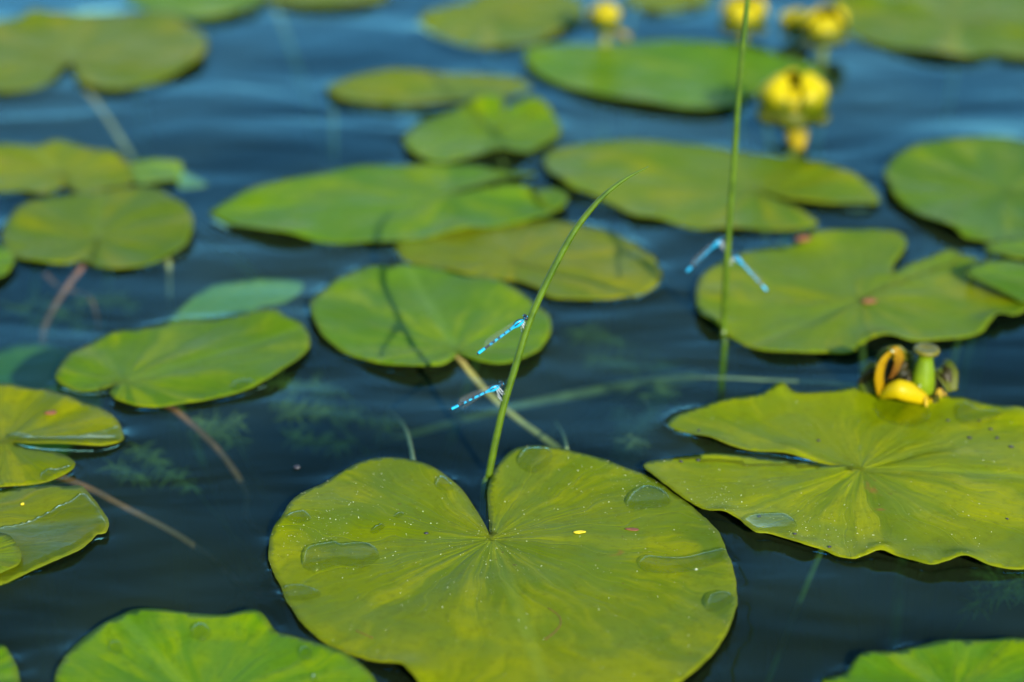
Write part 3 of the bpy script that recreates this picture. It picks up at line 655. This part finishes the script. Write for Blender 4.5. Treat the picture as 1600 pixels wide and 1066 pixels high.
b = at(1160, 58); flower('yellow globe-shaped flower partly hidden behind the tall straight rush', Vector((b.x, b.y, .004)), .027, [(2.5, 1., .4), (.3, 1.05, .5), (1.4, .95, .4), (-2.1, .95, .4), (-.8, .9, .4)], [(-1.7, .55), (-2.7, .6), (-.5, .4)])
b = at(1284, 80); flower('yellow flower with dark green base beside a smaller bud, near the sprawling pad', Vector((b.x, b.y, .006)), .027, [(2.7, .95, .4), (.4, 1.1, .55), (1.5, 1., .4), (-2.0, .8, .5), (-.8, .85, .5)], [(-1.3, .72), (-.4, .66), (-2.4, .4)])
b = at(1241, 60); flower('small round yellow bud touching the flower near the sprawling pad', Vector((b.x, b.y, .004)), .018, [(2.5, 1., .1), (.3, 1.05, .1), (1.4, .95, .1), (-2.1, 1., .1), (-.9, 1., .1)], [(-.4, .6), (-2.6, .4)])
# spent flower: green seed pod with collapsed sepals
b = at(1432, 628); Y0 = b.y
sp_ = empty('spent_lily_flower', b, 'green flask-shaped seed pod with collapsed yellow and brown sepals behind the scalloped pad', 'flower', 'yellow water lily flowers')
pp = pod_parts(sp_, .96, .06); pp.location = (.002, .002, .0015)
def lp(x, y, dy=0.0): return atY(x, y, Y0 + dy) - b
M['sep_f'] = sepal_mat('sepal_fallen_yellow', (.40, .28, .001), (.38, .28, .001))
link('sepal', sepal_mesh([lp(1372,618,-.003), lp(1386,611,-.008), lp(1404,609,-.011), lp(1426,613,-.010), lp(1444,621,-.007), lp(1458,628,-.004)], (0, .40, .92), [.004, .0075, .0095, .0095, .0065, .003], .24), M['sep_f'], sp_)
link('withered_sepal', sepal_mesh([lp(1378,616,-.002), lp(1375,590,-.004), lp(1381,566,-.004), lp(1395,551,-.003), lp(1403,560,-.002), lp(1397,580,-.002), lp(1390,592,-.002)], (.75, .6, .2), [.005, .006, .006, .006, .006, .005, .002], -.2), M['sep_o'], sp_)
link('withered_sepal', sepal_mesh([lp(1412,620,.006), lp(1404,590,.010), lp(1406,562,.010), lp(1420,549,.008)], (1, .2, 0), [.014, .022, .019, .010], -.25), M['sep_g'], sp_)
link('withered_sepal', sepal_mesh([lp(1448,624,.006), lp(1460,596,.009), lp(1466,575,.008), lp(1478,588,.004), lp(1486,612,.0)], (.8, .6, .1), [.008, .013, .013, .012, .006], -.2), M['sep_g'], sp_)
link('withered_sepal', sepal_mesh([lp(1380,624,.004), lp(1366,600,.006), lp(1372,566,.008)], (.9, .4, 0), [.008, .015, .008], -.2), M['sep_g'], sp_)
for pa, sd_, wd in (([lp(1386,620,.001), lp(1388,596,.001), lp(1392,574,.002), lp(1396,562,.002)], (.9, .3, .1), [.008, .010, .008, .003]),
                    ([lp(1412,616,-.001), lp(1410,594,.0), lp(1404,578,.001), lp(1416,566,.002)], (1, -.2, .2), [.006, .010, .009, .003]),
                    ([lp(1362,618,.004), lp(1358,598,.006), lp(1366,578,.005)], (.8, .5, .1), [.006, .010, .004]),
                    ([lp(1460,622,.002), lp(1466,600,.003), lp(1474,584,.004), lp(1482,600,.002)], (.7, .6, .3), [.008, .010, .008, .003]),
                    ([lp(1424,616,-.003), lp(1416,600,-.003), lp(1420,588,-.002)], (.9, -.3, .2), [.005, .006, .002])):
    link('shaded_sepal', sepal_mesh(pa, sd_, wd, -.3), M['sep_b'], sp_)  # dark pieces filling gaps in the clump, its shadow painted as their colour
for k in range(16):       # ragged ring of spent stamens at the foot of the pod
    a = k * .393 + random.uniform(-.1, .1); r0 = .006; q = Vector((math.cos(a), math.sin(a), 0))
    v, f = tube(catmull([q * r0 + Vector((.002, .002, .002)), q * (r0 + .003) + Vector((.002, .002, .006)), q * (r0 + random.uniform(.004, .008)) + Vector((.002, .002, random.uniform(.001, .008)))], 3), .0006, 5)
    link('stamen', mesh('stamen', v, f), M['sep_b'] if k % 3 else M['anther'], sp_)
stalk(sp_, Vector((0, 0, .0)))

# ------------------------------------------------------------------ standing water and droplets on the leaves
def lz(pad, x, y):
    h = pad['bvh'].ray_cast(Vector((x, y, .05)), Vector((0, 0, -1)))
    return h[0].z if h[0] is not None else None
def puddle(label, pad, pts, H, ramp=.0022, name='water_puddle', sp=.0011):
    pts3 = [at(x, y, .0018) for x, y in pts]; c = catmull(pts3, 8, True)
    P = np.array([[q.x, q.y] for q in c]); V, F, d, ix = fill(P, sp); D = max(d.max(), 1e-5)
    ctr = P.mean(0); zs = []
    for (x, y), dd in zip(V, d):
        z = lz(pad, x, y); zs.append(z)
    ok = [q for q in zs if q is not None]; zm = max(np.mean(ok), 0) if ok else .0015
    zz = [((q if q is not None else zm) - .0001) + H * 1.35 * math.sqrt(max(0, 1 - (1 - min(1, dd / min(D, ramp))) ** 2)) for q, dd in zip(zs, d)]
    F = [f for f in F if all(zs[q] is not None for q in f)]
    F = [f if np.cross(V[f[1]] - V[f[0]], V[f[2]] - V[f[0]]) > 0 else tuple(reversed(f)) for f in F]
    me = mesh(name, [(x - ctr[0], y - ctr[1], z - zm) for (x, y), z in zip(V, zz)], F)
    o = link(name, me, M['puddle']); o.location = (ctr[0], ctr[1], zm); tag(o, label, 'water', 'water lying on the pads'); return o
def ell(cx, cy, rx, ry, n=12, j=.0, tilt=0):
    return [(cx + rx * math.cos(2*math.pi*k/n) * (1 + random.uniform(-j, j)) + tilt * math.sin(2*math.pi*k/n), cy + ry * math.sin(2*math.pi*k/n) * (1 + random.uniform(-j, j))) for k in range(n)]
puddle('big irregular puddle on the heart-shaped pad with a scalloped back edge', big, [(472,880),(476,862),(488,856),(510,852),(526,849),(534,853),(548,851),(572,850),(590,858),(592,870),(578,882),(560,886),(530,882),(500,889),(480,889)], .0021)
puddle('shallow faint puddle at the heart-shaped pad rim beside the big irregular puddle', big, [(438,918),(452,912),(475,912),(498,920),(500,928),(480,934),(450,936),(436,930)], .0009)
puddle('long narrow puddle on the heart-shaped pad ending at its rim by the scalloped pad', big, [(997,880),(1010,870),(1040,872),(1070,873),(1100,869),(1132,867),(1136,878),(1110,887),(1070,892),(1030,893),(1004,889)], .0018)
puddle('rounded droplet at the rim of the heart-shaped pad below the long narrow puddle', big, [(1102,942),(1110,932),(1128,929),(1143,933),(1146,943),(1134,951),(1116,957),(1104,953)], .0020)
puddle('puddle on the heart-shaped pad lobe beside the rush base', big, [(808,722),(820,708),(840,706),(862,710),(862,722),(850,734),(832,738),(818,734)], .0016)
puddle('small puddle on the heart-shaped pad beside its notch edge', big, [(679,757),(688,747),(700,751),(710,762),(700,766),(684,764)], .0015)
puddle('puddle on the heart-shaped pad under the tip of the scalloped pad', big, [(978,788),(990,772),(1010,764),(1034,770),(1048,784),(1040,794),(1010,796),(986,797)], .0018)
puddle('flat puddle at the ruffled rim of the heart-shaped pad', big, [(446,818),(458,808),(476,804),(486,812),(482,819),(462,822)], .0010)
puddle('small slanting drop on the heart-shaped pad above the big irregular puddle', big, [(578,832),(588,824),(602,821),(598,828),(586,834)], .0010)
puddle('tiny film of water on the heart-shaped pad near its slanting drop', big, [(614,808),(622,802),(632,801),(628,808),(619,811)], .0007)
puddle('clear puddle at the rim of the scalloped pad', right, [(1160,826),(1172,812),(1196,806),(1226,804),(1240,812),(1246,822),(1232,834),(1212,838),(1196,842),(1180,842),(1166,836)], .0017)
puddle('wet film on the scalloped pad in front of the seed pod', right, [(1366,628),(1400,622),(1440,628),(1452,638),(1448,656),(1420,664),(1384,656),(1368,642)], .0006)
puddle('shallow puddle on the scalloped pad back rim, past the seed pod', right, [(1490,640),(1505,632),(1530,642),(1560,646),(1556,656),(1530,664),(1500,660)], .0007)
puddle('round droplet on the deep green pad', pad7, ell(314, 989, 17, 11), .0024, .005)
puddle('smaller round droplet on the deep green pad, towards the heart-shaped pad', pad7, ell(477, 1021, 12, 8), .0022, .005)
puddle('tiny round droplet on the deep green pad', pad7, ell(491, 1058, 6, 5), .0016, .004)
puddle('droplet on the deep green pad at its back rim', pad7, ell(180, 1013, 12, 8), .0020, .005)
puddle('sheet of water covering the lower half of the yellow pad', pad6, [(-90,850),(-40,832),(0,822),(40,813),(77,800),(108,788),(131,778),(146,792),(160,810),(166,822),(160,834),(140,846),(110,864),(70,880),(20,896),(-60,900)], .0011, .0012, sp=.0018)
puddle('strip of water along the slit of the two-lobed pad', pad5, [(8,684),(30,678),(50,684),(80,690),(120,686),(160,678),(184,670),(190,680),(184,690),(150,697),(100,698),(50,694)], .0012, .0015)
puddle('puddle near the tip of the lower lobe of the two-lobed pad', pad5, [(62,742),(76,736),(92,737),(108,734),(112,740),(100,745),(70,750)], .0013, .0015)
puddle('bead of water on the outer rim of the glossy oval pad', pad4, ell(380, 606, 20, 8, tilt=-4), .0014, .004)

# ------------------------------------------------------------------ specks and debris on the leaves
def specks(label, pad, n, clusters, name='pollen_specks'):
    V, F = [], []; P = pad['P']; lo, hi = P.min(0), P.max(0); k = 0; cl = [(at(x, y), r, wgt) for x, y, r, wgt in clusters]; tries = 0
    while k < n and tries < 40000:
        tries += 1
        if random.random() < .72:
            c, r, _ = random.choices(cl, [q[2] for q in cl])[0]; x = random.gauss(c.x, r * .001); y = random.gauss(c.y, r * .0013)
        else: x = random.uniform(lo[0], hi[0]); y = random.uniform(lo[1], hi[1])
        z = lz(pad, x, y)
        if z is None: continue
        s = random.choice((.00006, .00008, .00010, .00012, .00014, .00022)) * random.uniform(.8, 1.2); a = random.uniform(0, 6.28); b0 = len(V)
        for q in range(5): V.append((x + s * random.uniform(.7, 1.5) * math.cos(a + q * 1.257), y + s * random.uniform(.7, 1.4) * math.sin(a + q * 1.257), z - .00002))
        V.append((x, y, z + s * .9))
        F += [(b0 + q, b0 + (q + 1) % 5, b0 + 5) for q in range(5)]; k += 1
    o = link(name, mesh(name, V, F, False), M['speck']); tag(o, label, 'pollen'); o['kind'] = 'stuff'
specks('pale pollen specks scattered over the heart-shaped pad', big, 850, [(770,850,12,3),(560,760,18,2),(480,850,9,2),(950,740,16,2),(880,800,22,2),(500,810,14,2),(640,830,20,1.5),(700,900,30,1),(1040,850,20,1),(1000,760,10,1.5)])
specks('pale pollen specks scattered over the scalloped pad', right, 480, [(1120,790,9,3),(1330,855,12,3),(1260,815,12,2.5),(1480,860,16,2),(1380,740,25,1),(1560,690,18,2),(1140,745,12,1),(1500,800,25,1)])
def bit(name, label, cat, px, py, pad, a, b_, h, rot, mat, group=None):
    q = at(px, py, .0015); z = lz(pad, q.x, q.y) if pad else 0
    me = sphere(1, a, b_, h, 10); me.materials.append(M[mat])
    for v in me.vertices: v.co *= 1 + .25 * mnoise.noise(v.co * 900 + Vector((px, py, 0)))
    o = link(name, me); o.location = (q.x, q.y, (z if z is not None else .0015) + h * .45); o.rotation_euler = (0, 0, rot); tag(o, label, cat, group); return o
G = 'dark specks on the scalloped pad'
for (px, py, a) in ((1481,657,.0011),(1530,658,.0008),(1548,669,.0012),(1515,682,.0014),(1558,682,.0012),(1580,696,.0014),(1279,686,.0009),(1092,671,.0008),(1242,837,.0009),(1296,856,.0010),(1186,810,.0010),(1574,811,.0007),(1064,723,.0011),(1091,721,.0011)):
    bit('dark_speck', 'small dark speck of debris lying on the scalloped pad', 'debris', px, py, right, a, a * .55, .0005, random.uniform(-.6, .6), 'grit', G)
bit('dark_speck', 'small black speck on the heart-shaped pad left of its notch tip'.replace('left of', 'beside'), 'debris', 666, 832, big, .0010, .0006, .0005, .2, 'grit')
bit('yellow_crumb', 'tiny yellow crumb on the heart-shaped pad', 'debris', 905, 833, big, .0029, .0012, .0005, .1, 'petal_bit')
bit('brown_scrap', 'small reddish brown scrap on the heart-shaped pad', 'debris', 988, 829, big, .0030, .0013, .00035, -.2, 'film')
bit('yellow_crumb', 'tiny yellow crumb on the yellow waterlogged pad', 'debris', 35, 789, pad6, .0009, .0009, .0006, .1, 'petal_bit')
bit('floating_seed', 'tiny dark seed floating in open water beside the heart-shaped pad', 'seed', 464, 727, None, .0017, .0014, .0011, 0, 'grit')
bit('brown_scrap', 'brown withered scrap on the wide ragged pad', 'debris', 1358, 474, pad10, .0045, .0022, .0012, .2, 'film')
bit('brown_scrap', 'dark brown scrap on the back rim of the wide ragged pad', 'debris', 1255, 381, pad10, .0050, .0026, .0016, .2, 'film')
bit('brown_scrap', 'brown scrap on the two-lobed pad', 'debris', 80, 650, pad5, .0030, .0018, .0008, .3, 'film')
# thin scratch-like threads on the heart-shaped pad
for lab, pts in (('short rusty thread on the heart-shaped pad', [(556,985),(568,991),(582,999)]), ('curled rusty thread on the heart-shaped pad', [(856,956),(872,966),(876,978),(868,990),(852,1002)])):
    ps = []
    for x, y in pts:
        q = at(x, y, .0015); ps.append(Vector((q.x, q.y, (lz(big, q.x, q.y) or .0015) + .0001)))
    v, f = tube([q - ps[0] for q in catmull(ps, 5)], .00018, 5); o = link('plant_thread', mesh('plant_thread', v, f), M['film']); o.location = ps[0]; tag(o, lab, 'debris')
# ------------------------------------------------------------------ dew drops that glint
def dew(label, p, r):
    me = sphere(r, seg=16); s = M.get('dew')
    if s is None:
        s = NT('dew'); g = s.n('ShaderNodeBsdfPrincipled', i_Roughness=.06, i_IOR=1.33); g.inputs['Base Color'].default_value = (.35, .40, .20, 1); g.inputs['Specular IOR Level'].default_value = 1.0; s.l(g.outputs[0], s.out.inputs[0]); s = M['dew'] = s.m
    me.materials.append(s); o = link('dew_drop', me); o.location = p; tag(o, label, 'dew drop', 'dew drops')
dew('glinting dew drop on the tip of the withered brown sepal', atY(1394, 549, Y0 - .004), .0008)
dew('glinting dew drop on the dark sepal beside the seed pod', atY(1414, 570, Y0 + .004), .0008)
dew('glinting dew drop on the foot of the seed pod', atY(1437, 603, Y0 - .005), .0006)
dew('glinting dew drop where the tall straight rush meets the water', atY(1131, 519, rush2[0].y - .0018), .0007)

# ------------------------------------------------------------------ stems and weed under the water
def sunk_stem(name, label, strands, mat, r=.0012, cat='stem'):
    o3 = at(*strands[0][0][:2], strands[0][0][2]); V, F = [], []; weed = name == 'water_weed'
    def add(path, rr, ns):
        v, f = tube([q - o3 for q in path], rr, ns, jit=.1); k = len(V); V.extend(v); F.extend([tuple(q + k for q in g) for g in f])
    for st in strands:
        dp = st[-1][2] < -.3
        P = catmull([at(x, y, z * (1.5 if weed else 1.15) - (.010 if weed else 0)) for x, y, z in (st[:-1] if dp else st)], 8)
        m = len(P); rr = [r * (1 - .6 * i / m) for i in range(m)]
        if dp:
            e = (P[-1] - P[-2]).normalized(); L = P[-1]
            P += [L + e * .05 + Vector((0, 0, -.03)), L + e * .11 + Vector((0, 0, -.10)), L + e * .2 + Vector((0, 0, -.41 - L.z))]; rr += [rr[-1]] * 3
        add(P, rr, 6)
        if weed:
            for q in P[:m]:
                for _ in range(5):
                    d = Vector((random.uniform(-1, 1), random.uniform(-1, 1), random.uniform(-.5, .35))).normalized() * random.uniform(.004, .012)
                    add([q, q + d * .5 + Vector((0, 0, .0006)), q + d], [.00045, .0004, .00015], 4)
    o = link(name, mesh(name, V, F), M[mat]); o.location = o3; tag(o, label, cat, 'stems under the water'); return o
sunk_stem('underwater_stem', 'thin pale underwater stem bending towards the notch of the heart-shaped pad', [[(646,726,-.004),(642,700,-.010),(632,668,-.016),(608,640,-.03),(560,600,-.40)]], 'stem_pale', .0014)
sunk_stem('underwater_stem', 'broad brown underwater stalk lying behind the bent rush', [[(1100,588,-.060),(1040,596,-.056),(960,606,-.052),(880,620,-.048),(800,636,-.050),(700,662,-.06),(600,690,-.07),(520,730,-.40)]], 'stem_tan', .0034)
sunk_stem('underwater_stem', 'short thin underwater stalk behind the back rim of the heart-shaped pad', [[(886,702,-.012),(880,680,-.018),(868,658,-.03),(850,640,-.40)]], 'stem_pale', .0010)
sunk_stem('underwater_stem', 'pale stalk lying level under the water beyond the seed pod and straight rush', [[(1360,605,-.012),(1280,598,-.014),(1200,594,-.018),(1110,590,-.02),(1010,592,-.03),(940,600,-.40)]], 'stem_pale', .0012)
sunk_stem('underwater_stem', 'bent reddish underwater stalk below the round notched pad', [[(70,428,-.016),(95,450,-.020),(120,456,-.022),(142,468,-.018),(152,500,-.03),(154,540,-.05),(150,600,-.40)]], 'stem_red', .0013)
sunk_stem('underwater_stem', 'short pale stub under the water in front of the round notched pad', [[(262,405,-.004),(264,420,-.009),(264,436,-.018),(262,480,-.40)]], 'stem_pale', .0022)
sunk_stem('water_weed', 'feathery green weed under the water in front of the scalloped pad', [[(1600,905,-.034),(1575,916,-.038),(1548,930,-.044),(1520,950,-.05),(1480,1000,-.40)], [(1575,916,-.038),(1560,906,-.038),(1540,904,-.040)], [(1560,922,-.04),(1585,926,-.04),(1610,928,-.04)]], 'weed', .0007, 'weed')
sunk_stem('water_weed', 'thin forked weed under the water between the bent rush and scalloped pad', [[(1000,672,-.016),(985,700,-.024),(980,725,-.05),(985,760,-.40)], [(1020,640,-.014),(1000,672,-.016)], [(970,640,-.02),(972,690,-.028),(968,720,-.05)]], 'stem_pale', .0006, 'weed')
sunk_stem('water_weed', 'yellow-green weed tuft under the water past the bent rush', [[(1035,612,-.016),(1020,622,-.020),(1010,634,-.03),(1000,700,-.40)], [(1050,622,-.016),(1025,624,-.018)]], 'weed', .0012, 'weed')
sunk_stem('water_weed', 'forked olive weed under the water below the glossy oval pad', [[(300,655,-.012),(335,668,-.018),(370,690,-.03),(420,740,-.40)], [(375,655,-.014),(340,668,-.018),(318,668,-.018)]], 'weed', .0008, 'weed')
sunk_stem('water_weed', 'drifting olive weed under the water between the oval pad and the bent rush', [[(445,650,-.02),(480,640,-.018),(510,646,-.022),(540,700,-.40)], [(430,632,-.02),(470,636,-.02)]], 'weed', .0009, 'weed')
sunk_stem('water_weed', 'murky olive weed under the water between the sunk leaf and the round notched pad', [[(60,470,-.02),(100,490,-.024),(150,520,-.03),(200,560,-.40)], [(20,480,-.02),(60,500,-.03),(90,530,-.04)], [(120,470,-.02),(170,470,-.024),(210,480,-.03)]], 'weed', .0008, 'weed')
sunk_stem('water_weed', 'murky weed under the water in front of the heart-shaped green pad', [[(430,600,-.02),(480,605,-.022),(530,612,-.026),(600,630,-.40)], [(520,640,-.024),(560,655,-.028),(620,662,-.032)], [(450,680,-.03),(500,690,-.034),(540,700,-.04)]], 'weed', .0008, 'weed')
sunk_stem('water_weed', 'dim weed under the water in the open channel beside the aging yellow pad', [[(900,520,-.022),(950,530,-.026),(1010,545,-.03),(1060,570,-.40)], [(930,560,-.026),(980,570,-.03),(1040,572,-.034)]], 'weed', .0008, 'weed')
sunk_stem('water_weed', 'dim weed under the water beside the yellow waterlogged pad', [[(220,700,-.02),(250,730,-.024),(300,760,-.03),(340,800,-.40)], [(180,730,-.02),(220,750,-.026)]], 'weed', .0008, 'weed')
